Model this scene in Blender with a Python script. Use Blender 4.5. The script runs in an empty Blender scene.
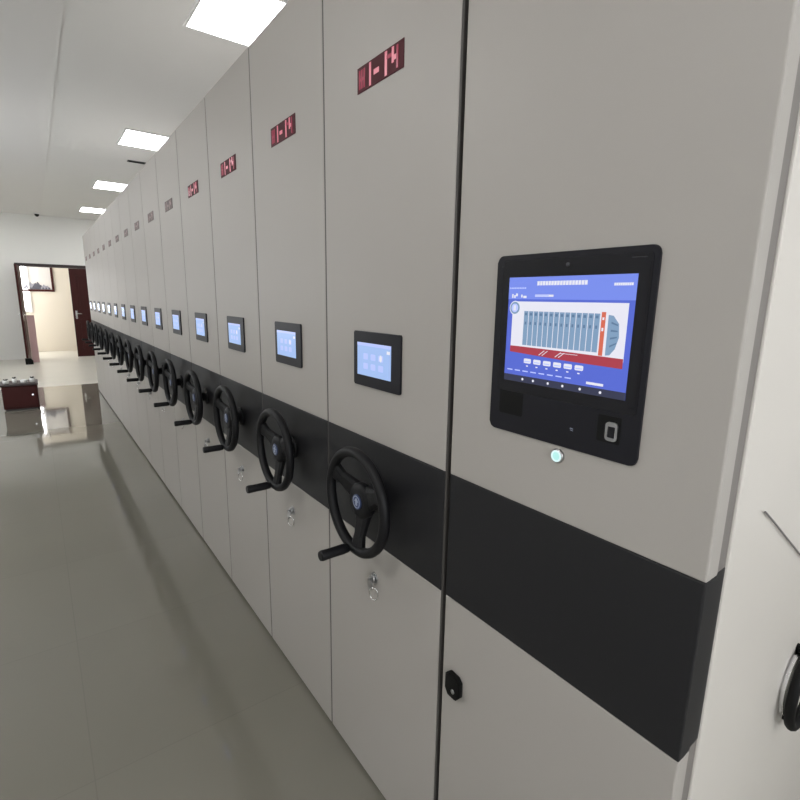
import bpy, bmesh, math, random
from mathutils import Vector, Matrix
C = bpy.context.scene.collection
sc = bpy.context.scene
PI = math.pi

# ------------------------------------------------------------------ camera
cam_d = bpy.data.cameras.new('camera')
cam = bpy.data.objects.new('camera', cam_d); C.objects.link(cam)
cam_d.sensor_fit = 'HORIZONTAL'; cam_d.sensor_width = 36.0
cam_d.lens = 492.0 / 800.0 * 36.0
cam_d.clip_start = 0.02
cam.matrix_world = Matrix(((0.80706884, 0.10479754, -0.58108292, 0.0),
                           (-0.59023797, 0.17001420, -0.78912250, 0.0),
                           (0.01609425, 0.97985338, 0.19906865, 1.512),
                           (0, 0, 0, 1)))
sc.camera = cam
# ------------------------------------------------------------------ world, exposure
w = bpy.data.worlds.new('world'); sc.world = w; w.use_nodes = True
w.node_tree.nodes['Background'].inputs[0].default_value = (0.86, 0.92, 1.0, 1)
w.node_tree.nodes['Background'].inputs[1].default_value = 0.8
sc.view_settings.view_transform = 'Standard'; sc.view_settings.look = 'None'
sc.view_settings.gamma = 1.0; sc.view_settings.use_curve_mapping = False
sc.view_settings.exposure = 0.0

LAMP = 15.5        # ceiling panels
DAY = 9.0          # daylight behind windows


def area(name, loc, rot, sx, sy, power, col):
    l = bpy.data.lights.new(name, 'AREA'); l.shape = 'RECTANGLE'; l.size = sx; l.size_y = sy
    l.energy = power; l.color = col
    o = bpy.data.objects.new(name, l); C.objects.link(o); o.location = loc; o.rotation_euler = rot
    return o
# added daylight from unseen side and rear windows, and daylight in the corridor
area('added_side_daylight', (-1.83, 7.2, 1.6), (0, -PI / 2, 0), 1.3, 3.0, 30, (0.93, 0.96, 1.0))
area('added_rear_daylight', (0.0, -2.42, 1.6), (PI / 2, 0, 0), 2.4, 1.5, 52, (0.95, 0.97, 1.0))
area('corridor_window_daylight', (-1.35, 15.5, 1.7), (0, -PI / 2, 0), 1.2, 1.4, 42, (1.0, 0.98, 0.96))

# ------------------------------------------------------------------ materials
def mat(name, col, rough=0.5, metal=0.0, spec=0.5, emit=None, es=0.0, noise=0.0, nscale=3.0, bump=0.0, bscale=200.0, coat=0.0):
    m = bpy.data.materials.new(name); m.use_nodes = True
    nt = m.node_tree; b = nt.nodes['Principled BSDF']
    b.inputs['Base Color'].default_value = (*col, 1); b.inputs['Roughness'].default_value = rough
    b.inputs['Metallic'].default_value = metal; b.inputs['Specular IOR Level'].default_value = spec
    b.inputs['Coat Weight'].default_value = coat
    if emit:
        b.inputs['Emission Color'].default_value = (*emit, 1); b.inputs['Emission Strength'].default_value = es
    tc = nt.nodes.new('ShaderNodeTexCoord')
    if noise:
        n = nt.nodes.new('ShaderNodeTexNoise'); n.inputs['Scale'].default_value = nscale; n.inputs['Detail'].default_value = 4
        r = nt.nodes.new('ShaderNodeMapRange'); r.inputs[3].default_value = 1 - noise; r.inputs[4].default_value = 1 + noise
        mx = nt.nodes.new('ShaderNodeVectorMath'); mx.operation = 'SCALE'; mx.inputs[0].default_value = col
        nt.links.new(tc.outputs['Object'], n.inputs['Vector']); nt.links.new(n.outputs[0], r.inputs[0])
        nt.links.new(r.outputs[0], mx.inputs['Scale']); nt.links.new(mx.outputs[0], b.inputs['Base Color'])
    if bump:
        n2 = nt.nodes.new('ShaderNodeTexNoise'); n2.inputs['Scale'].default_value = bscale
        bp = nt.nodes.new('ShaderNodeBump'); bp.inputs['Strength'].default_value = bump; bp.inputs['Distance'].default_value = 0.002
        nt.links.new(tc.outputs['Object'], n2.inputs['Vector']); nt.links.new(n2.outputs[0], bp.inputs['Height'])
        nt.links.new(bp.outputs[0], b.inputs['Normal'])
    return m

def floor_mat(name, col, rough, spec):
    m = bpy.data.materials.new(name); m.use_nodes = True
    nt = m.node_tree; b = nt.nodes['Principled BSDF']
    tc = nt.nodes.new('ShaderNodeTexCoord'); br = nt.nodes.new('ShaderNodeTexBrick')
    br.offset = 0; br.inputs['Scale'].default_value = 1.0
    br.inputs['Brick Width'].default_value = 0.8; br.inputs['Row Height'].default_value = 0.8
    br.inputs['Mortar Size'].default_value = 0.002; br.inputs['Mortar Smooth'].default_value = 0.1
    br.inputs['Color1'].default_value = (*col, 1); br.inputs['Color2'].default_value = (*[c * 0.97 for c in col], 1)
    br.inputs['Mortar'].default_value = (*[c * 0.9 for c in col], 1)
    nz = nt.nodes.new('ShaderNodeTexNoise'); nz.inputs['Scale'].default_value = 1.3; nz.inputs['Detail'].default_value = 5
    r = nt.nodes.new('ShaderNodeMapRange'); r.inputs[3].default_value = 0.92; r.inputs[4].default_value = 1.06
    mx = nt.nodes.new('ShaderNodeVectorMath'); mx.operation = 'SCALE'
    L = nt.links.new
    L(tc.outputs['Object'], br.inputs['Vector']); L(tc.outputs['Object'], nz.inputs['Vector']); L(nz.outputs[0], r.inputs[0])
    L(br.outputs['Color'], mx.inputs[0]); L(r.outputs[0], mx.inputs['Scale']); L(mx.outputs[0], b.inputs['Base Color'])
    b.inputs['Roughness'].default_value = rough; b.inputs['Specular IOR Level'].default_value = spec
    return m

M = {}
M['paint'] = mat('light_grey_paint', (0.375, 0.353, 0.328), 0.42, spec=0.35, noise=0.02, nscale=2.0, bump=0.04, bscale=900)
M['body'] = mat('shelf_body_paint', (0.40, 0.38, 0.36), 0.5)
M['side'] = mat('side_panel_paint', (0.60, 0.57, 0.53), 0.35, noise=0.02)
M['band'] = mat('charcoal_paint', (0.013, 0.013, 0.015), 0.45, spec=0.35)
M['plastic'] = mat('black_plastic', (0.005, 0.005, 0.006), 0.5, spec=0.25, bump=0.1, bscale=600)
M['bezel'] = mat('bezel_plastic', (0.007, 0.007, 0.011), 0.4, spec=0.3)
M['glass'] = mat('dark_glass', (0.004, 0.004, 0.007), 0.15, spec=0.4)
M['slate'] = mat('slate_grey', (0.035, 0.036, 0.042), 0.4)
M['chrome'] = mat('chrome', (0.75, 0.75, 0.76), 0.18, metal=1.0)
M['steel'] = mat('brushed_steel', (0.45, 0.45, 0.46), 0.3, metal=1.0)
M['seam_shade'] = mat('seam_shade_grey', (0.055, 0.05, 0.046), 0.6)  # dark colour for the strips that draw the shadow in the seams
M['recess_shade'] = mat('recess_shade_grey', (0.18, 0.165, 0.155), 0.5)  # dark tone painting the shade of the groove behind the front panel
M['ceil'] = mat('ceiling_paint', (0.80, 0.795, 0.775), 0.8, noise=0.02, nscale=0.8)
M['ceil2'] = mat('ceiling_paint_white', (0.78, 0.77, 0.755), 0.8)
M['wall'] = mat('white_wall_paint', (0.86, 0.86, 0.84), 0.7, noise=0.015, nscale=1.2)
M['cream'] = mat('cream_wall_paint', (0.78, 0.72, 0.62), 0.7)
M['wood'] = mat('dark_red_wood', (0.052, 0.012, 0.011), 0.5, spec=0.2, noise=0.2, nscale=6)
M['wood2'] = mat('dark_brown_frame', (0.03, 0.018, 0.018), 0.4)
M['pink'] = mat('pale_pink_board', (0.55, 0.36, 0.36), 0.4)
M['rubber'] = mat('black_rubber', (0.004, 0.004, 0.004), 0.6, spec=0.2)
M['lampw'] = mat('lamp_diffuser', (0.9, 0.9, 0.9), 0.5, emit=(1.0, 1.0, 0.99), es=LAMP)
M['lampf'] = mat('lamp_frame_white', (0.8, 0.8, 0.8), 0.4)
M['day'] = mat('bright_sky_pane', (0.8, 0.85, 0.9), 0.5, emit=(1.0, 0.99, 0.98), es=DAY)
M['white'] = mat('white_ceramic', (0.75, 0.75, 0.73), 0.25)
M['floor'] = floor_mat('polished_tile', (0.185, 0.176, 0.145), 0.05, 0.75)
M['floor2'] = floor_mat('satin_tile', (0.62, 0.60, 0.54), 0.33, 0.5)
def em(name, col, s=1.0, rough=0.15): return mat(name, [c * 0.1 for c in col], rough, emit=col, es=s * 0.8, spec=0.15)
M['e_cyan'] = em('screen_cyan', (0.38, 0.54, 0.90), 1.15)
M['e_blue'] = em('screen_blue', (0.105, 0.155, 0.66), 1.15)
M['e_blue2'] = em('screen_light_blue', (0.20, 0.28, 0.85), 1.15)
M['e_white'] = em('screen_white', (0.85, 0.85, 0.95), 1.1)
M['e_steel'] = em('screen_steel_blue', (0.24, 0.37, 0.55), 1.1)
M['e_steel2'] = em('screen_dark_steel', (0.13, 0.22, 0.36), 1.1)
M['e_red'] = em('screen_red', (0.44, 0.06, 0.085), 1.1)
M['e_red2'] = em('screen_orange_red', (0.72, 0.16, 0.10), 1.1)
M['e_nav'] = em('screen_nav_grey', (0.05, 0.055, 0.10), 1.0)
M['e_pale'] = em('screen_pale_lilac', (0.50, 0.58, 1.0), 1.2)
M['led_bg'] = mat('led_window_maroon', (0.075, 0.02, 0.025), 0.6, spec=0.15)
M['led'] = em('led_stroke_pink', (0.85, 0.28, 0.34), 0.9)
M['led2'] = em('led_stroke_dim_red', (0.40, 0.06, 0.10), 0.8)
M['teal'] = em('glowing_teal', (0.50, 0.92, 0.88), 1.1)
M['tealw'] = em('glowing_white_ring', (0.75, 0.98, 0.98), 1.15)
M['emb_b'] = mat('emblem_blue', (0.025, 0.045, 0.13), 0.3)
M['emb_w'] = mat('emblem_silver', (0.32, 0.36, 0.46), 0.35)
M['canvas'] = mat('picture_paper', (0.70, 0.68, 0.66), 0.6)
M['ink'] = mat('picture_ink', (0.10, 0.10, 0.13), 0.6)
M['ink2'] = mat('picture_ink_wash', (0.33, 0.33, 0.38), 0.6)
M['cable'] = mat('grey_cable', (0.16, 0.15, 0.15), 0.5)

# ------------------------------------------------------------------ mesh helpers
class MB:
    """collects shapes for ONE mesh object; materials by key"""
    def __init__(s, tf=None): s.bm = bmesh.new(); s.keys = []; s.tf = tf
    def mi(s, k):
        if k not in s.keys: s.keys.append(k)
        return s.keys.index(k)
    def box(s, x0, x1, y0, y1, z0, z1, k, bevel=0.0, seg=2):
        m = Matrix.Translation(((x0 + x1) / 2, (y0 + y1) / 2, (z0 + z1) / 2)) @ Matrix.Diagonal((abs(x1 - x0), abs(y1 - y0), abs(z1 - z0), 1))
        r = bmesh.ops.create_cube(s.bm, size=1, matrix=m)
        fs = {f for v in r['verts'] for f in v.link_faces}
        for f in fs: f.material_index = s.mi(k)
        if bevel:
            es = {e for v in r['verts'] for e in v.link_edges}
            rr = bmesh.ops.bevel(s.bm, geom=list(es), offset=bevel, segments=seg, affect='EDGES', profile=0.5)
            for f in rr['faces']: f.material_index = s.mi(k)
        return s
    def prism(s, pts, axis, a, b, k, bevel=0.0):
        """extrude a 2D outline along an axis between a and b. axis 2: pts=(x,y); 1: (x,z); 0: (y,z)"""
        def P(p, h):
            return {2: (p[0], p[1], h), 1: (p[0], h, p[1]), 0: (h, p[0], p[1])}[axis]
        va = [s.bm.verts.new(P(p, a)) for p in pts]; vb = [s.bm.verts.new(P(p, b)) for p in pts]
        fs = [s.bm.faces.new(va), s.bm.faces.new(list(reversed(vb)))]
        n = len(pts)
        for i in range(n): fs.append(s.bm.faces.new((va[i], vb[i], vb[(i + 1) % n], va[(i + 1) % n])))
        for f in fs: f.material_index = s.mi(k)
        if bevel:
            rr = bmesh.ops.bevel(s.bm, geom=list(fs[1].edges) + list(fs[0].edges), offset=bevel, segments=2, affect='EDGES')
            for f in rr['faces']: f.material_index = s.mi(k)
        return s
    def cyl(s, p, q, r0, r1, k, n=24, cap=True):
        p = Vector(p); q = Vector(q); d = q - p
        m = Matrix.Translation((p + q) / 2) @ d.to_track_quat('Z', 'Y').to_matrix().to_4x4()
        r = bmesh.ops.create_cone(s.bm, cap_ends=cap, segments=n, radius1=r0, radius2=r1, depth=d.length, matrix=m)
        for f in {f for v in r['verts'] for f in v.link_faces}: f.material_index = s.mi(k); f.smooth = len(f.verts) == 4
        return s
    def lathe(s, prof, c, ax, k, n=48, closed=False):
        """prof = [(radius, distance along axis)], ax = axis vector, c = origin"""
        q = Vector(ax).to_track_quat('Z', 'Y').to_matrix(); c = Vector(c); rings = []
        for r, h in prof:
            rings.append([s.bm.verts.new(c + q @ Vector((r * math.cos(2 * PI * i / n), r * math.sin(2 * PI * i / n), h))) for i in range(n)])
        m = len(prof)
        for j in range(m if closed else m - 1):
            A = rings[j]; B = rings[(j + 1) % m]
            for i in range(n):
                f = s.bm.faces.new((A[i], A[(i + 1) % n], B[(i + 1) % n], B[i])); f.material_index = s.mi(k); f.smooth = True
        if not closed:
            f = s.bm.faces.new(rings[0]); f.material_index = s.mi(k)
            f = s.bm.faces.new(list(reversed(rings[-1]))); f.material_index = s.mi(k)
        return s
    def tube(s, pts, r, k, n=10, closed=False):
        pts = [Vector(p) for p in pts]; N = len(pts); rings = []; up = None
        for i, p in enumerate(pts):
            a = pts[(i - 1) % N] if (closed or i > 0) else p; b = pts[(i + 1) % N] if (closed or i < N - 1) else p
            t = (b - a).normalized()
            if up is None: up = t.orthogonal().normalized()
            up = (up - t * up.dot(t)).normalized(); sd = t.cross(up)
            rr = r[i] if isinstance(r, (list, tuple)) else r
            rings.append([s.bm.verts.new(p + (up * math.cos(2 * PI * j / n) + sd * math.sin(2 * PI * j / n)) * rr) for j in range(n)])
        for i in range(N if closed else N - 1):
            A = rings[i]; B = rings[(i + 1) % N]
            for j in range(n):
                f = s.bm.faces.new((A[j], A[(j + 1) % n], B[(j + 1) % n], B[j])); f.material_index = s.mi(k); f.smooth = True
        if not closed:
            for R_ in (rings[0], list(reversed(rings[-1]))):
                f = s.bm.faces.new(R_); f.material_index = s.mi(k)
        return s
    def mesh(s, name):
        if s.tf:
            for v in s.bm.verts: v.co = Vector(s.tf(*v.co))
        bmesh.ops.recalc_face_normals(s.bm, faces=s.bm.faces)
        me = bpy.data.meshes.new(name); s.bm.to_mesh(me); s.bm.free()
        for k in s.keys: me.materials.append(M[k])
        return me
    def build(s, name, parent=None, label=None):
        o = bpy.data.objects.new(name, s.mesh(name)); C.objects.link(o)
        if parent: o.parent = parent
        if label: o['label'] = label
        return o

def front(u, v, d): return (-d, -u, v)      # on the aisle face of a cabinet: u to the right, v up, d towards the aisle
def MF(): return MB(front)
def thing(name, label, cat, loc=(0, 0, 0), group=None):
    o = bpy.data.objects.new(name, None); C.objects.link(o); o.location = loc; o.empty_display_size = 0.1
    o['label'] = label; o['category'] = cat
    if group: o['group'] = group
    return o
def tag(o, label, cat, group=None):
    o['label'] = label; o['category'] = cat
    if group: o['group'] = group
    return o
def struct(mb, name, parent=None):
    o = mb.build(name, parent); o['kind'] = 'structure'; return o
def rrect(cx, cy, hw, hh, r, n=6):
    out = []
    for (sx, sy, a0) in ((1, 1, 0), (-1, 1, 90), (-1, -1, 180), (1, -1, 270)):
        for i in range(n + 1):
            a = math.radians(a0 + 90 * i / n)
            out.append((cx + sx * (hw - r) + r * math.cos(a), cy + sy * (hh - r) + r * math.sin(a)))
    return out

# ------------------------------------------------------------------ room shell
XL, XR, YN, YF, ZC = -1.8, 3.7, -2.5, 14.55, 3.29
YE = 9.98                                    # end of the row and of the polished floor
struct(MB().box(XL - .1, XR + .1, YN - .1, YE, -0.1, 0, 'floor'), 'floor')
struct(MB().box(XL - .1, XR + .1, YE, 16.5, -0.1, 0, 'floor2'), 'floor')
struct(MB().box(0.350, XR + .1, YN - .1, YF + .1, ZC, ZC + .12, 'ceil'), 'ceiling')
struct(MB().box(XL - .1, 0.350, YN - .1, YF + .1, ZC - 0.007, ZC + .12, 'ceil2'), 'ceiling')
# left wall with a wide unseen window, added to light the cabinets
wl = MB()
wl.box(XL - .15, XL, YN, 5.7, 0, ZC, 'wall').box(XL - .15, XL, 8.7, YF, 0, ZC, 'wall')
wl.box(XL - .15, XL, 5.7, 8.7, 0, 0.95, 'wall').box(XL - .15, XL, 5.7, 8.7, 2.25, ZC, 'wall')
struct(wl, 'wall_left')
wf = MB(); wf.box(XL - .12, XL - .06, 5.7, 8.7, .95, 1.0, 'lampf').box(XL - .12, XL - .06, 5.7, 8.7, 2.2, 2.25, 'lampf')
for y in (5.7, 6.69, 7.68, 8.65): wf.box(XL - .12, XL - .06, y, y + .05, 1.0, 2.2, 'lampf')
struct(wf, 'added_window_2')
struct(MB().box(XR, XR + .1, YN, YF, 0, ZC, 'wall'), 'wall_right')
# near wall (behind the camera) with an unseen window, added to light the side panel
wn = MB()
wn.box(XL, -1.2, YN - .15, YN, 0, ZC, 'wall').box(1.2, XR, YN - .15, YN, 0, ZC, 'wall')
wn.box(-1.2, 1.2, YN - .15, YN, 0, .85, 'wall').box(-1.2, 1.2, YN - .15, YN, 2.35, ZC, 'wall')
struct(wn, 'wall_near')
wf = MB(); wf.box(-1.2, 1.2, YN - .12, YN - .06, .85, .9, 'lampf').box(-1.2, 1.2, YN - .12, YN - .06, 2.3, 2.35, 'lampf')
for x in (-1.2, -.025, 1.15): wf.box(x, x + .05, YN - .12, YN - .06, .9, 2.3, 'lampf')
struct(wf, 'added_window_3')
# far wall with a double doorway
DX0, DX1, DH = -0.20, 1.72, 2.135
wfar = MB()
wfar.box(XL, DX0 - .06, YF, YF + .15, 0, ZC, 'wall').box(DX1 + .06, XR, YF, YF + .15, 0, ZC, 'wall').box(DX0 - .06, DX1 + .06, YF, YF + .15, DH + .07, ZC, 'wall')
struct(wfar, 'wall_far')
tr = MB()
tr.box(DX0 - .06, DX0, YF - .02, YF + .17, 0, DH + .07, 'wood2', .004).box(DX1, DX1 + .06, YF - .02, YF + .17, 0, DH + .07, 'wood2', .004)
tr.box(DX0, DX1, YF - .02, YF + .17, DH, DH + .07, 'wood2', .004)
struct(tr, 'trim_1')
# corridor behind the doorway
YC = 16.35
struct(MB().box(XL, XR, YC, YC + .1, 0, 2.9, 'cream'), 'wall_corridor')
struct(MB().box(XL, XR, YF + .15, YC, 2.75, 2.85, 'ceil'), 'ceiling_corridor')
struct(MB().box(XL - .1, XL, YF + .1, YC + .1, 0, 2.9, 'cream'), 'wall_corridor_left')
struct(MB().box(XR, XR + .1, YF + .1, YC + .1, 0, 2.9, 'cream'), 'wall_corridor_right')

def leaf(name, handle_u):
    """door leaf, hinge at local x=0, width along +x, face in the xz plane"""
    W = 0.955
    m = MB(); m.box(0.003, W, -.02, .02, .006, DH - .006, 'wood', .003)
    # raised mouldings on both faces
    for y0, y1 in ((-.028, -.018), (.018, .028)):
        for z0, z1 in ((.18, .95), (1.12, 1.98)):
            m.box(.14, W - .14, y0, y1, z0, z0 + .03, 'wood', .003).box(.14, W - .14, y0, y1, z1 - .03, z1, 'wood', .003)
            m.box(.14, .17, y0, y1, z0 + .03, z1 - .03, 'wood', .003).box(W - .17, W - .14, y0, y1, z0 + .03, z1 - .03, 'wood', .003)
    o = struct(m, name)
    h = MB()
    for s in (-1, 1):
        h.box(W - .085, W - .045, s * .02 if s > 0 else -.026, .026 if s > 0 else -.02, .93, 1.13, 'chrome', .002)
        h.tube([(W - .065, s * .024, 1.06), (W - .065, s * .055, 1.06), (W - .085, s * .062, 1.06), (W - .18, s * .062, 1.055)], .009, 'chrome')
    h.build('door_handle', o, 'chrome lever handle')
    return o
d1 = leaf('door_1', 1); d1.location = (DX1, YF + .03, 0); d1.rotation_euler.z = PI
d1['label'] = 'closed dark red wooden door leaf beside the end of the cabinets'
d2 = leaf('door_2', 1); d2.location = (DX0 + .02, YF - .045, 0); d2.rotation_euler.z = math.radians(-93)

# bright window in the corridor
wc = MB(); wc.box(-1.25, -.03, YC - .03, YC, 1.04, 1.08, 'lampf').box(-1.25, -.03, YC - .03, YC, 2.30, 2.34, 'lampf')
for x in (-1.25, -.66, -.07): wc.box(x, x + .04, YC - .03, YC, 1.08, 2.30, 'lampf')
wo = struct(wc, 'window_1')
MB().box(-1.21, -.07, YC - .012, YC - .004, 1.08, 2.30, 'day').build('pane', wo)

# framed picture
t = thing('framed_picture', 'framed ink landscape on the cream corridor wall beyond the door', 'picture', (0.12, YC, 1.58))
fr = MB(); PW, PH = 0.38, 0.72
fr.box(-PW, PW, -.035, -.002, 0, .055, 'wood', .004).box(-PW, PW, -.035, -.002, PH - .055, PH, 'wood', .004)
fr.box(-PW, -PW + .055, -.035, -.002, .055, PH - .055, 'wood', .004).box(PW - .055, PW, -.035, -.002, .055, PH - .055, 'wood', .004)
fr.build('frame', t, 'dark red frame')
cv = MB(); cv.box(-PW + .055, PW - .055, -.012, -.004, .055, PH - .055, 'canvas')
rnd = random.Random(3)
def ridge(x0, x1, base, peak, key, y):
    n = 14; pts = [(x0, base)]
    for i in range(n + 1):
        a = i / n; pts.append((x0 + (x1 - x0) * a, base + .01 + peak * math.sin(a * PI) ** 1.3 * (0.65 + 0.35 * rnd.random())))
    pts.append((x1, base)); cv.prism(pts, 1, y, y - .0015, key)
ridge(-.30, .05, .075, .17, 'ink2', -.0125); ridge(-.12, .16, .06, .20, 'ink', -.0145); ridge(.05, .31, .06, .12, 'ink2', -.0165)
for i in range(9):
    x = -.28 + i * .065; cv.prism([(x, .06), (x + .05, .06), (x + .025, .09 + rnd.random() * .04)], 1, -.0185, -.020, 'ink')
cv.build('painting', t, 'pale sheet with grey inked hills')

# pink board beside the open leaf, door stop
tag(MB().box(-.15, -.015, 13.80, 13.84, 0, 1.05, 'pink', .004).build('upright_board'), 'pale pink narrow board standing beside the open door leaf', 'board')
ds = MB(); ds.prism([(-.07, 0), (.07, 0), (.07, .08), (.03, .13), (-.07, .13)], 1, -.05, .05, 'rubber', .006)
o = ds.build('door_stop'); o.location = (-.20, 13.45, 0); tag(o, 'small black block on the floor at the foot of the open door leaf', 'door stop')

# low wooden box with small things on it
t = thing('low_cabinet', 'low dark red wooden cabinet on the polished floor at the left', 'cabinet', (-.262, 8.27, 0))
MB().box(-.19, .19, -.17, .17, .02, .325, 'wood', .005).box(-.17, .17, -.15, .15, 0, .02, 'wood2').build('body', t)
MB().box(-.21, .20, -.19, .19, .325, .350, 'wood2', .006).build('top', t, 'dark brown overhanging top')
dr = MB().box(-.17, .17, -.178, -.17, .05, .31, 'wood', .003).build('door', t)
MB().cyl((.13, -.178, .2), (.13, -.195, .2), .008, .011, 'chrome', 12).build('knob', dr)
for i, (x, y, r_, h_, dk, lb) in enumerate(((-.40, 8.17, .040, .05, 1, 'leftmost small white pot with dark filling on the low red cabinet'),
        (-.31, 8.20, .030, .065, 1, 'slim white pot second from the left on the low red cabinet'),
        (-.21, 8.16, .042, .045, 0, 'wide plain white pot in the middle of the low red cabinet'),
        (-.12, 8.19, .034, .06, 1, 'rightmost small white pot with dark filling on the low red cabinet'))):
    t = thing('small_pot', lb, 'pot', (x, y, .350), 'small pots on the low cabinet')
    MB().lathe([(r_ * .7, 0), (r_ * .85, h_ * .3), (r_, h_), (r_ * .86, h_), (r_ * .8, h_ * .75)], (0, 0, 0), (0, 0, 1), 'white', 20).build('bowl', t)
    if dk:
        f = MB()
        for j in range(5):
            a = j * 1.3; f.tube([(0, 0, h_ * .75), (.4 * r_ * math.cos(a), .4 * r_ * math.sin(a), h_ * 1.1), (.7 * r_ * math.cos(a), .7 * r_ * math.sin(a), h_ * 1.25)], [.007, .008, .003], 'rubber', 6)
        f.build('filling', t, 'dark filling')

# ------------------------------------------------------------------ cabinets
XF = 0.71; ZT = 2.385; BZ0, BZ1 = 0.836, 1.134; DEPTH = 2.3
def front_panel(w, parent, u0=None, u1=None, thick=.036):
    """painted end panel with a charcoal band across it; face at d=0"""
    u0 = -w / 2 if u0 is None else u0; u1 = w / 2 if u1 is None else u1
    MF().box(u0, u1, BZ1, ZT, -thick, 0, 'paint', .003).build('upper_panel', parent)
    MF().box(u0, u1, .016, BZ0, -thick, 0, 'paint', .003).build('lower_panel', parent)
    MF().box(u0, u1, BZ0, BZ1, -thick, 0, 'band', .0025).build('stripe', parent, 'charcoal stripe across the panel')

def cam_lock(parent, u, v, key=True):
    m = MF(); m.lathe([(.0165, 0), (.0165, .0025)], (u, v, 0), (0, 0, 1), 'steel', 24); m.lathe([(.0120, .0025), (.0120, .012)], (u, v, 0), (0, 0, 1), 'steel', 24)
    l = m.build('lock', parent, 'chrome cam lock')
    if key:
        k = MF(); k.box(u - .0014, u + .0014, v - .005, v + .005, .013, .022, 'steel')
        k.prism([(u + .012 + .012 * math.cos(a * PI / 8), v - .010 + .016 * math.sin(a * PI / 8)) for a in range(16)], 2, .021, .024, 'steel', .0005)
        k.tube([(u + .030 + .012 * math.cos(a * PI / 9), v - .028 + .019 * math.sin(a * PI / 9), .022 - .006 * math.cos(a * PI / 9)) for a in range(18)], .0018, 'chrome', 6, True)
        k.build('key', l)
    return l

def hand_wheel(parent):
    V0 = .981; RD = .070; CU = .005
    m = MF(); n = 12
    prof = [(.1365 + .0135 * math.cos(2 * PI * i / n), RD + .0145 * math.sin(2 * PI * i / n)) for i in range(n)]
    m.lathe(prof, (CU, V0, 0), (0, 0, 1), 'plastic', 64, closed=True)
    for ang in (155, 25, 272):                       # three tapering spokes
        a = math.radians(ang); ca, sa = math.cos(a), math.sin(a)
        secs = [(.030, .034, .040, .058), (.060, .027, .046, .062), (.095, .021, .054, .069), (.128, .028, .060, .077)]
        rings = []
        for r, hw, d0, d1 in secs:
            ring = []
            for (s_, d) in ((-1, d0), (1, d0), (1, (d0 + 2 * d1) / 3), (.6, d1), (-.6, d1), (-1, (d0 + 2 * d1) / 3)):
                ring.append(m.bm.verts.new((CU + r * ca - s_ * hw * sa, V0 + r * sa + s_ * hw * ca, d)))
            rings.append(ring)
        for A, B in zip(rings, rings[1:]):
            for j in range(6):
                f = m.bm.faces.new((A[j], A[(j + 1) % 6], B[(j + 1) % 6], B[j])); f.material_index = m.mi('plastic')
        m.bm.faces.new(rings[0]).material_index = 0; m.bm.faces.new(rings[-1]).material_index = 0
    m.lathe([(.046, .036), (.050, .044), (.050, .056), (.044, .063), (.030, .0655)], (CU, V0, 0), (0, 0, 1), 'plastic', 40)
    wh = m.build('hand_wheel', parent, 'black three-spoked hand wheel')
    a = MF(); a.lathe([(.042, 0), (.042, .006), (.034, .010), (.024, .011), (.022, .038)], (CU, V0, 0), (0, 0, 1), 'plastic', 32)
    a.build('axle', wh)
    e = MF(); e.lathe([(.021, .0655), (.021, .0675), (.019, .0685)], (CU, V0, 0), (0, 0, 1), 'emb_b', 32)
    e.lathe([(.0175, .0685), (.0175, .0692), (.0150, .0692), (.0150, .0685)], (CU, V0, 0), (0, 0, 1), 'emb_w', 32, closed=True)
    e.prism([(CU - .010, V0 + .001), (CU, V0 + .012), (CU + .010, V0 + .001), (CU + .004, V0 + .001), (CU + .004, V0 - .010), (CU - .004, V0 - .010), (CU - .004, V0 + .001)], 2, .0685, .0694, 'emb_w')
    e.build('emblem', wh, 'round blue and silver emblem')
    g = MF(); hu, hv = -.016, V0 - .137
    g.lathe([(.008, RD), (.008, RD + .012), (.0125, RD + .014), (.0140, RD + .03), (.0135, RD + .065), (.0145, RD + .092), (.0125, RD + .098)], (hu, hv, 0), (0, 0, 1), 'plastic', 24)
    g.build('crank_handle', wh)
    return wh

def control_panel(parent):
    b = MF(); b.prism(rrect(-.001, 1.355, .1085, .0735, .004), 2, 0, .006, 'bezel', .0015)
    cp = b.build('control_panel', parent, 'small black touch panel')
    U = lambda y: 1.065 - y + .003
    s = MF(); u0, u1, v0, v1 = U(1.158), U(.999), 1.311, 1.399
    s.box(u0, u1, v0, v1, .0055, .0066, 'e_cyan')
    s.box(u0, u1, v1 - .008, v1, .0066, .0068, 'e_pale').box(u1 - .018, u1 - .004, v1 - .022, v1 - .014, .0066, .0070, 'e_white')
    for i in range(3):
        for j in range(2):
            cx = u0 + .042 + i * .036; cz = v1 - .036 - j * .026
            s.prism(rrect(cx, cz, .011, .008, .003, 3), 2, .0066, .0068, 'e_pale')
    s.prism([(u0 + .114 + .006 * math.cos(a * PI / 6), v1 - .036 + .009 * math.sin(a * PI / 6)) for a in range(12)], 2, .0066, .0070, 'e_white')
    s.build('display', cp, 'lit pale blue display')

def number_display(parent):
    b = MF(); b.box(-.097, .097, 2.012, 2.070, 0, .002, 'led_bg', .0008)
    nd = b.build('number_display', parent, 'dark red number display')
    def digit(*bx):
        s = MF()
        for q, (a, b_, c, d, k) in enumerate(bx): s.box(a, b_, c, d, .002, .0026 + .0001 * q, k)
        s.build('digit', nd)
    digit((-.088, -.082, 2.020, 2.062, 'led2'), (-.084, -.065, 2.037, 2.044, 'led2'), (-.078, -.072, 2.020, 2.062, 'led2'), (-.067, -.061, 2.020, 2.062, 'led2'))
    digit((-.042, -.034, 2.016, 2.066, 'led'))
    digit((-.022, .000, 2.034, 2.045, 'led'))
    digit((.024, .033, 2.016, 2.066, 'led'), (.032, .054, 2.048, 2.056, 'led2'), (.052, .060, 2.034, 2.066, 'led'), (.058, .072, 2.038, 2.048, 'led'), (.070, .077, 2.018, 2.064, 'led2'))
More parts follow.
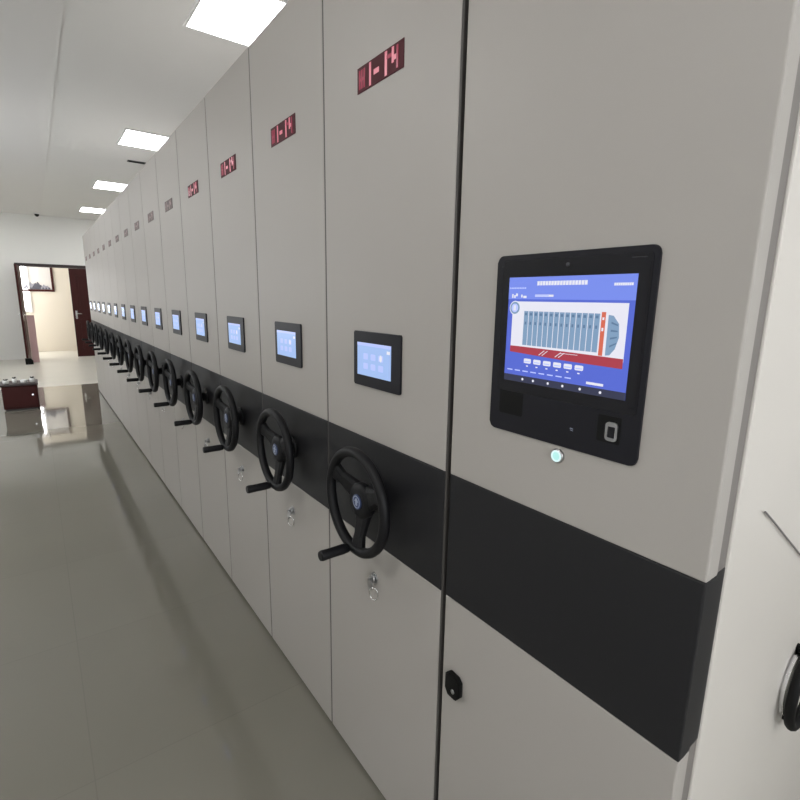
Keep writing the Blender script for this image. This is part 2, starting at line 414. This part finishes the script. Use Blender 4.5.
LED_OFF = {'led_bg': 'led_bg_off', 'led': 'led_faint', 'led2': 'led_fainter'}
M['led_bg_off'] = mat('led_window_grey', (0.19, 0.16, 0.155), 0.6, spec=0.15)
M['led_faint'] = mat('led_stroke_faint', (0.36, 0.24, 0.24), 0.4); M['led_fainter'] = mat('led_stroke_fainter', (0.26, 0.17, 0.17), 0.4)
def switch_off(root, cache={}):
    for nd in root.children:
        if not nd.name.startswith('number_display'): continue
        for o in (nd, *nd.children):
            if o.data.name not in cache:
                me = o.data.copy(); cache[o.data.name] = me
                for q, m_ in enumerate(list(me.materials)):
                    for k in LED_OFF:
                        if m_ == M[k]: me.materials[q] = M[LED_OFF[k]]
            o.data = cache[o.data.name]

def movable_cabinet():
    t = thing('movable_cabinet', '', 'cabinet', (0, 0, 0), 'movable grey cabinets in the row')
    w = .561; gw = .0035
    b = MF(); b.box(-w / 2 + .012, w / 2 - .012, .0, ZT - .012, -DEPTH, -.036, 'body', .002)
    b.build('body', t)
    front_panel(w - 2 * gw, t)
    MF().box(w / 2 - gw + .0002, w / 2 + gw - .0002, .02, ZT - .004, -.034, -.0015, 'seam_shade').build('seam_shade_strip', t, 'dark strip standing in for the seam shadow')  # dark filler that paints the shadow line between neighbouring fronts
    control_panel(t); number_display(t); hand_wheel(t); cam_lock(t, -.008, .728)
    return t
ORD = ['', 'first', 'second', 'third', 'fourth', 'fifth', 'sixth', 'seventh', 'eighth', 'ninth', 'tenth', 'eleventh', 'twelfth', 'thirteenth', 'fourteenth', 'last and farthest']
def lab(i):
    if i == 1: return 'nearest grey wheeled cabinet, standing right beside the big tablet cabinet'
    if i == 15: return 'last and farthest grey wheeled cabinet, standing nearest the red door'
    return 'grey movable cabinet with hand wheel, %s one along from the big tablet cabinet' % ORD[i]
def copy_tree(o, parent=None):
    c = o.copy(); C.objects.link(c)
    if parent: c.parent = parent
    for ch in list(o.children): copy_tree(ch, c)
    return c
proto = movable_cabinet()
for i in range(1, 16):
    o = proto if i == 1 else copy_tree(proto)
    o.location = (XF, .785 + .561 * (i - .5), 0); o['label'] = lab(i)
    if i > 4: switch_off(o)

# ------------------------------------------------------------------ fixed cabinet with the tablet
YS0, YS1 = .2435, .7712; yc = (YS0 + YS1) / 2; HW = (YS1 - YS0) / 2
t = thing('fixed_cabinet', 'large fixed grey cabinet nearest the viewer with built-in tablet', 'cabinet', (XF, yc, 0))
front_panel(0, t, -HW, HW, .037)
MF().box(-HW, HW - .004, 0, ZT - .012, -.071, -.037, 'recess_shade').build('recess', t, 'recessed strip behind the front panel, coloured dark as its shade')
MF().box(HW - .0045, HW - .0032, BZ0, BZ1, -.0708, -.037, 'band').build('stripe', t, 'dark return of the stripe in the recess')
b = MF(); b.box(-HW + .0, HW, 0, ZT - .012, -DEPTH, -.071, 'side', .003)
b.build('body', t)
U = lambda y: yc - y * .9945
# tablet
tb = MF(); tb.prism(rrect(U(.5105), 1.432, .1505, .162, .012), 2, 0, .004, 'bezel', .0012)
tab = tb.build('tablet', t, 'black wall tablet with a lit screen')
# glass inset with slight groove
g = MF(); g.prism(rrect(U(.5065), 1.466, .138, .118, .006), 2, .004, .0048, 'glass', .0003); g.build('glass_front', tab)
s = MF(); D0 = .0048
def R(y0, y1, z0, z1, k, lv): s.box(U(y0), U(y1), z0, z1, D0 if lv == 1 else D0 + .0004 * (lv - 1) , D0 + .0004 * lv, k)
yl, yr, zb, zt = .6295, .3875, 1.3685, 1.555
R(yl, yr, zb, zt, 'e_blue', 1)
R(yl, yr, 1.517, zt, 'e_blue2', 2)
R(yl, yr, zb, 1.3805, 'e_nav', 2)
R(.618, .3965, 1.425, 1.513, 'e_white', 2)
for i in range(17): R(.566 - i * .0058, .566 - i * .0058 - .0046, 1.5405, 1.5475, 'e_white', 3)
for i in range(10): R(.627 - i * .0038, .627 - i * .0038 - .0026, 1.535, 1.5375, 'e_pale', 3)
for i in range(9): R(.423 - i * .0034, .423 - i * .0034 - .0028, 1.5385, 1.5425, 'e_white', 3)
for a, b_, c_, d_ in ((.621, .618, 1.519, 1.526), (.616, .613, 1.519, 1.524), (.612, .608, 1.522, 1.527), (.600, .597, 1.520, 1.525), (.595, .588, 1.519, 1.523)): R(a, b_, c_, d_, 'e_white', 3)
R(.569, .531, 1.5215, 1.5250, 'e_white', 3)
R(.569, .540, 1.5220, 1.5245, 'e_pale', 4)
# row of little cabinets drawn on the screen
for i in range(14):
    y = .5905 - i * .01075
    R(y, y - .0092, 1.4365 , 1.4965, 'e_steel', 3)
    R(y - .0022, y - .0070, 1.489, 1.4935, 'e_steel2', 4); R(y - .0030, y - .0062, 1.473, 1.478, 'e_steel2', 4)
R(.4385, .4315, 1.432, 1.499, 'e_red2', 4); R(.4365, .4335, 1.470, 1.475, 'e_white', 5); R(.4365, .4335, 1.487, 1.491, 'e_white', 5)
s.prism([(U(.427), 1.433), (U(.427), 1.495), (U(.419), 1.494), (U(.409), 1.482), (U(.407), 1.462), (U(.412), 1.444), (U(.420), 1.434)], 2, D0 + .0008, D0 + .0012, 'e_steel')
for i in range(4): s.prism([(U(.421), 1.446 + i * .012), (U(.410), 1.452 + i * .009), (U(.410), 1.454 + i * .009), (U(.421), 1.449 + i * .012)], 2, D0 + .0012, D0 + .0016, 'e_steel2')
s.prism([(U(.618), 1.4225), (U(.618), 1.4335), (U(.60), 1.4335), (U(.50), 1.4325), (U(.3965), 1.4305), (U(.3965), 1.4155), (U(.50), 1.4175)], 2, D0 + .0012, D0 + .0016, 'e_red')
for y in (.553, .546, .519, .512): s.prism([(U(y), 1.4215), (U(y - .002), 1.4215), (U(y - .011), 1.4300), (U(y - .013), 1.4300)], 2, D0 + .0016, D0 + .0018, 'e_white')
R(.508, .475, 1.4285, 1.4292, 'e_white', 5)
for i in range(6):
    y = .5765 - i * .0212; s.prism(rrect(U(y), 1.4085, .0078, .0042, .002, 3), 2, D0 + .0008, D0 + .0012, 'e_white')
    R(y + .006, y - .006, 1.4065, 1.4085, 'e_pale', 4); R(y + .002, y - .002, 1.3985, 1.4005, 'e_white', 3)
for i in range(8): R(.622 - i * .018, .622 - i * .018 - .012, 1.3885, 1.3905, 'e_pale', 3)
R(.455, .425, 1.3845, 1.3885, 'e_white', 3)
for y in (.585, .561, .529, .499, .4655, .429): s.prism([(U(y) + .0022 * math.cos(a * PI / 4), 1.3745 + .0024 * math.sin(a * PI / 4)) for a in range(8)], 2, D0 + .0008, D0 + .0012, 'e_white')
# round badge at the top left of the picture
def disc(y, z, r, k, lv): s.prism([(U(y) + r * math.cos(a * PI / 10), z + r * math.sin(a * PI / 10)) for a in range(20)], 2, D0 + .0004 * (lv - 1), D0 + .0004 * lv, k)
disc(.612, 1.5015, .0125, 'e_white', 4); disc(.612, 1.5015, .0108, 'e_steel', 5); disc(.612, 1.5015, .0075, 'e_pale', 6); 
R(.6145, .6095, 1.497, 1.506, 'e_white', 7)
s.build('screen', tab, 'lit blue screen showing a row of cabinets')
# camera hole, fine marks
cmr = MF(); cmr.lathe([(.0035, .0045), (.0035, .0054), (.0018, .0054)], (U(.508), 1.573, 0), (0, 0, 1), 'slate', 16); cmr.build('camera_lens', tab)
mk = MF(); mk.box(U(.400), U(.378), 1.5775, 1.5785, .0042, .0050, 'slate').box(U(.650), U(.641), 1.5745, 1.5752, 0.0036, .0044, 'slate')
mk.box(U(.3715), U(.3708), 1.36, 1.572, .0038, .0048, 'slate'); mk.box(U(.382), U(.3712), 1.3575, 1.3585, .0038, .0048, 'slate')
mk.build('glass_edge_line', tab)
# fingerprint reader
fp = MF(); fp.prism(rrect(U(.409), 1.319, .0195, .0215, .003), 2, .004, .0045, 'rubber')
fr_ = fp.build('fingerprint_reader', tab, 'recessed reader with a silver ring')
fr2 = MF(); cx, cz = U(.4035), 1.3165
outer = rrect(cx, cz, .0100, .0150, .006); inner = rrect(cx, cz - .001, .0062, .0090, .0015)
va = [fr2.bm.verts.new((p[0], p[1], .0070)) for p in outer]; vb = [fr2.bm.verts.new((p[0], p[1], .0070)) for p in inner]
vc = [fr2.bm.verts.new((p[0], p[1], .0044)) for p in outer]; vd = [fr2.bm.verts.new((p[0], p[1], .0044)) for p in inner]
fr2.mi('steel'); N = len(outer)
for i in range(N):
    j = (i + 1) % N
    fr2.bm.faces.new((va[i], va[j], vb[j], vb[i])); fr2.bm.faces.new((vc[i], vc[j], va[j], va[i])); fr2.bm.faces.new((vb[i], vb[j], vd[j], vd[i]))
fr2.build('silver_ring', fr_)
MF().box(cx - .0065, cx + .0065, 1.3065, 1.3245, .0044, .0056, 'glass').build('sensor_window', fr_)
lg = MF(); lg.prism([(U(.4795), 1.3055), (U(.4725), 1.3045), (U(.4725), 1.3058), (U(.4770), 1.3068)], 2, .004, .0045, 'emb_w')
lg.prism([(U(.4775), 1.3025), (U(.4725), 1.3015), (U(.4725), 1.3026), (U(.4775), 1.3036)], 2, .004, .0045, 'emb_w')
lg.build('logo', tab, 'tiny pale logo')
# round speaker grille, nearly invisible dark
sp = MF(); sp.prism(rrect(U(.61), 1.330, .028, .026, .004), 2, .004, .0042, 'rubber'); sp.build('speaker_patch', tab)
# power button
pb = MF(); pb.lathe([(.0125, 0), (.0125, .004), (.0105, .0055)], (U(.500), 1.251, 0), (0, 0, 1), 'steel', 32)
p_ = pb.build('power_button', t, 'round glowing teal push button')
r_ = MF(); r_.lathe([(.0102, .0055), (.0102, .0064), (.0072, .0064), (.0072, .0055)], (U(.500), 1.251, 0), (0, 0, 1), 'tealw', 32, closed=True)
r_.build('light_ring', p_)
r_ = MF(); r_.lathe([(.0072, .0055), (.0070, .0060), (.005, .0062)], (U(.500), 1.251, 0), (0, 0, 1), 'teal', 32); r_.build('button_face', p_)
# black latch low on the left
lt = MF(); c8 = [(-.025, -.016), (-.025, .020), (-.012, .032), (.014, .030), (.025, .018), (.025, -.016), (.012, -.032), (-.014, -.032)]
lt.prism([(U(.728) + a, .627 + b) for a, b in c8], 2, 0, .014, 'rubber', .003)
l_ = lt.build('door_latch', t, 'black octagonal latch')
k_ = MF(); k_.lathe([(.0055, .014), (.0055, .0155), (.003, .016)], (U(.723), .617, 0), (0, 0, 1), 'steel', 16); k_.build('keyhole', l_)
# side seam strip and handle on the side face (x-z plane, facing -y)
ys = -(YS0 - yc)  # placeholder kept positive
sd = MB()
y0 = -HW + .014
def side_loc(x, z, d=0): return (x - XF, YS0 - yc - d, z)
hd = MB(); yq = -HW - .024
oval = [(1.262 - XF + .078 * math.cos(a * PI / 16), .700 + .086 * math.sin(a * PI / 16)) for a in range(32)]
hd.tube([(x, yq, z) for x, z in oval], .010, 'rubber', 10, True)
hd.cyl((1.262 - XF, yq, .786), (1.262 - XF, -HW, .786), .008, .010, 'rubber', 12).cyl((1.262 - XF, yq, .614), (1.262 - XF, -HW, .614), .008, .010, 'rubber', 12)
so = hd.build('side_handle', t, 'dark oval pull handle on the side panel')
hp = MB(); hp.prism([(1.262 - XF + (x - 1.262 + XF) * .86, .700 + (z - .700) * .9) for x, z in oval], 1, -HW - .008, -HW, 'chrome', .002)
hp.build('back_plate', so, 'chrome plate behind the handle')

# ------------------------------------------------------------------ thin cable on the side face
cb = MB(); yy = YS0 - .004
cb.tube([(.888, yy, 1.197), (.94, yy, 1.166), (1.03, yy, 1.110), (1.16, yy, 1.03), (1.3, yy, .95)], .0016, 'cable', 8)
tag(cb.build('cable'), 'thin grey cable running diagonally down the side of the tablet cabinet', 'cable')

# ------------------------------------------------------------------ ceiling things
LY = [12.85, 9.87, 6.80, 3.53, .5, -1.9]
LBL = ['farthest square ceiling light panel, nearest the far wall', 'ceiling light panel second from the far wall', 'ceiling light panel third from the far wall, beyond the slot vent',
       'nearest visible ceiling light panel, high above the fifth cabinet', 'ceiling light panel right above the tablet cabinet', 'ceiling light panel behind the viewer']
for i, y in enumerate(LY):
    t = thing('ceiling_light', LBL[i], 'ceiling light', (1.345, y, ZC), 'square ceiling light panels')
    lamp_src = t
    f = MB(); h = .345
    f.box(-h, h, -h, -h + .02, -.012, 0, 'lampf', .002).box(-h, h, h - .02, h, -.012, 0, 'lampf', .002)
    f.box(-h, -h + .02, -h + .02, h - .02, -.012, 0, 'lampf', .002).box(h - .02, h, -h + .02, h - .02, -.012, 0, 'lampf', .002)
    f.build('frame', t)
    MB().box(-h + .02, h - .02, -h + .02, h - .02, -.008, -.001, 'lampw').build('diffuser', t, 'glowing white diffuser')
for y, lb in ((12.85, 'added unseen aisle light panel by the open door leaf'), (9.87, 'added unseen aisle light panel beyond the low red cabinet'), (6.8, 'added unseen aisle light panel by the added side window'),
              (3.53, 'added unseen aisle light panel over the middle of the walkway'), (.5, 'added unseen aisle light panel left of the viewer')):
    t = thing('ceiling_light', lb, 'ceiling light', (-1.42, y, ZC - .007), 'square ceiling light panels')  # out-of-view panels, added to brighten the upper cabinet fronts
    for ch in lamp_src.children:
        c = ch.copy(); C.objects.link(c); c.parent = t
t = thing('ceiling_vent', 'small dark slot vent in the ceiling beside the cabinets', 'vent', (1.33, 7.92, ZC))
MB().box(-.11, .11, -.045, .045, -.008, 0, 'slate', .002).build('frame', t)
v = MB()
for i in range(3): v.box(-.095, .095, -.032 + i * .024, -.024 + i * .024, -.012, -.006, 'rubber')
v.build('slats', t)
t = thing('dome_camera', 'small dark dome camera on the ceiling near the far wall', 'camera', (.27, 14.1, ZC - .007))
MB().lathe([(.055, 0), (.055, -.02), (.048, -.03)], (0, 0, 0), (0, 0, 1), 'lampf', 24).build('base', t)
MB().lathe([(.046, -.028), (.042, -.055), (.028, -.075), (.010, -.084)], (0, 0, 0), (0, 0, 1), 'glass', 24).build('dome', t)
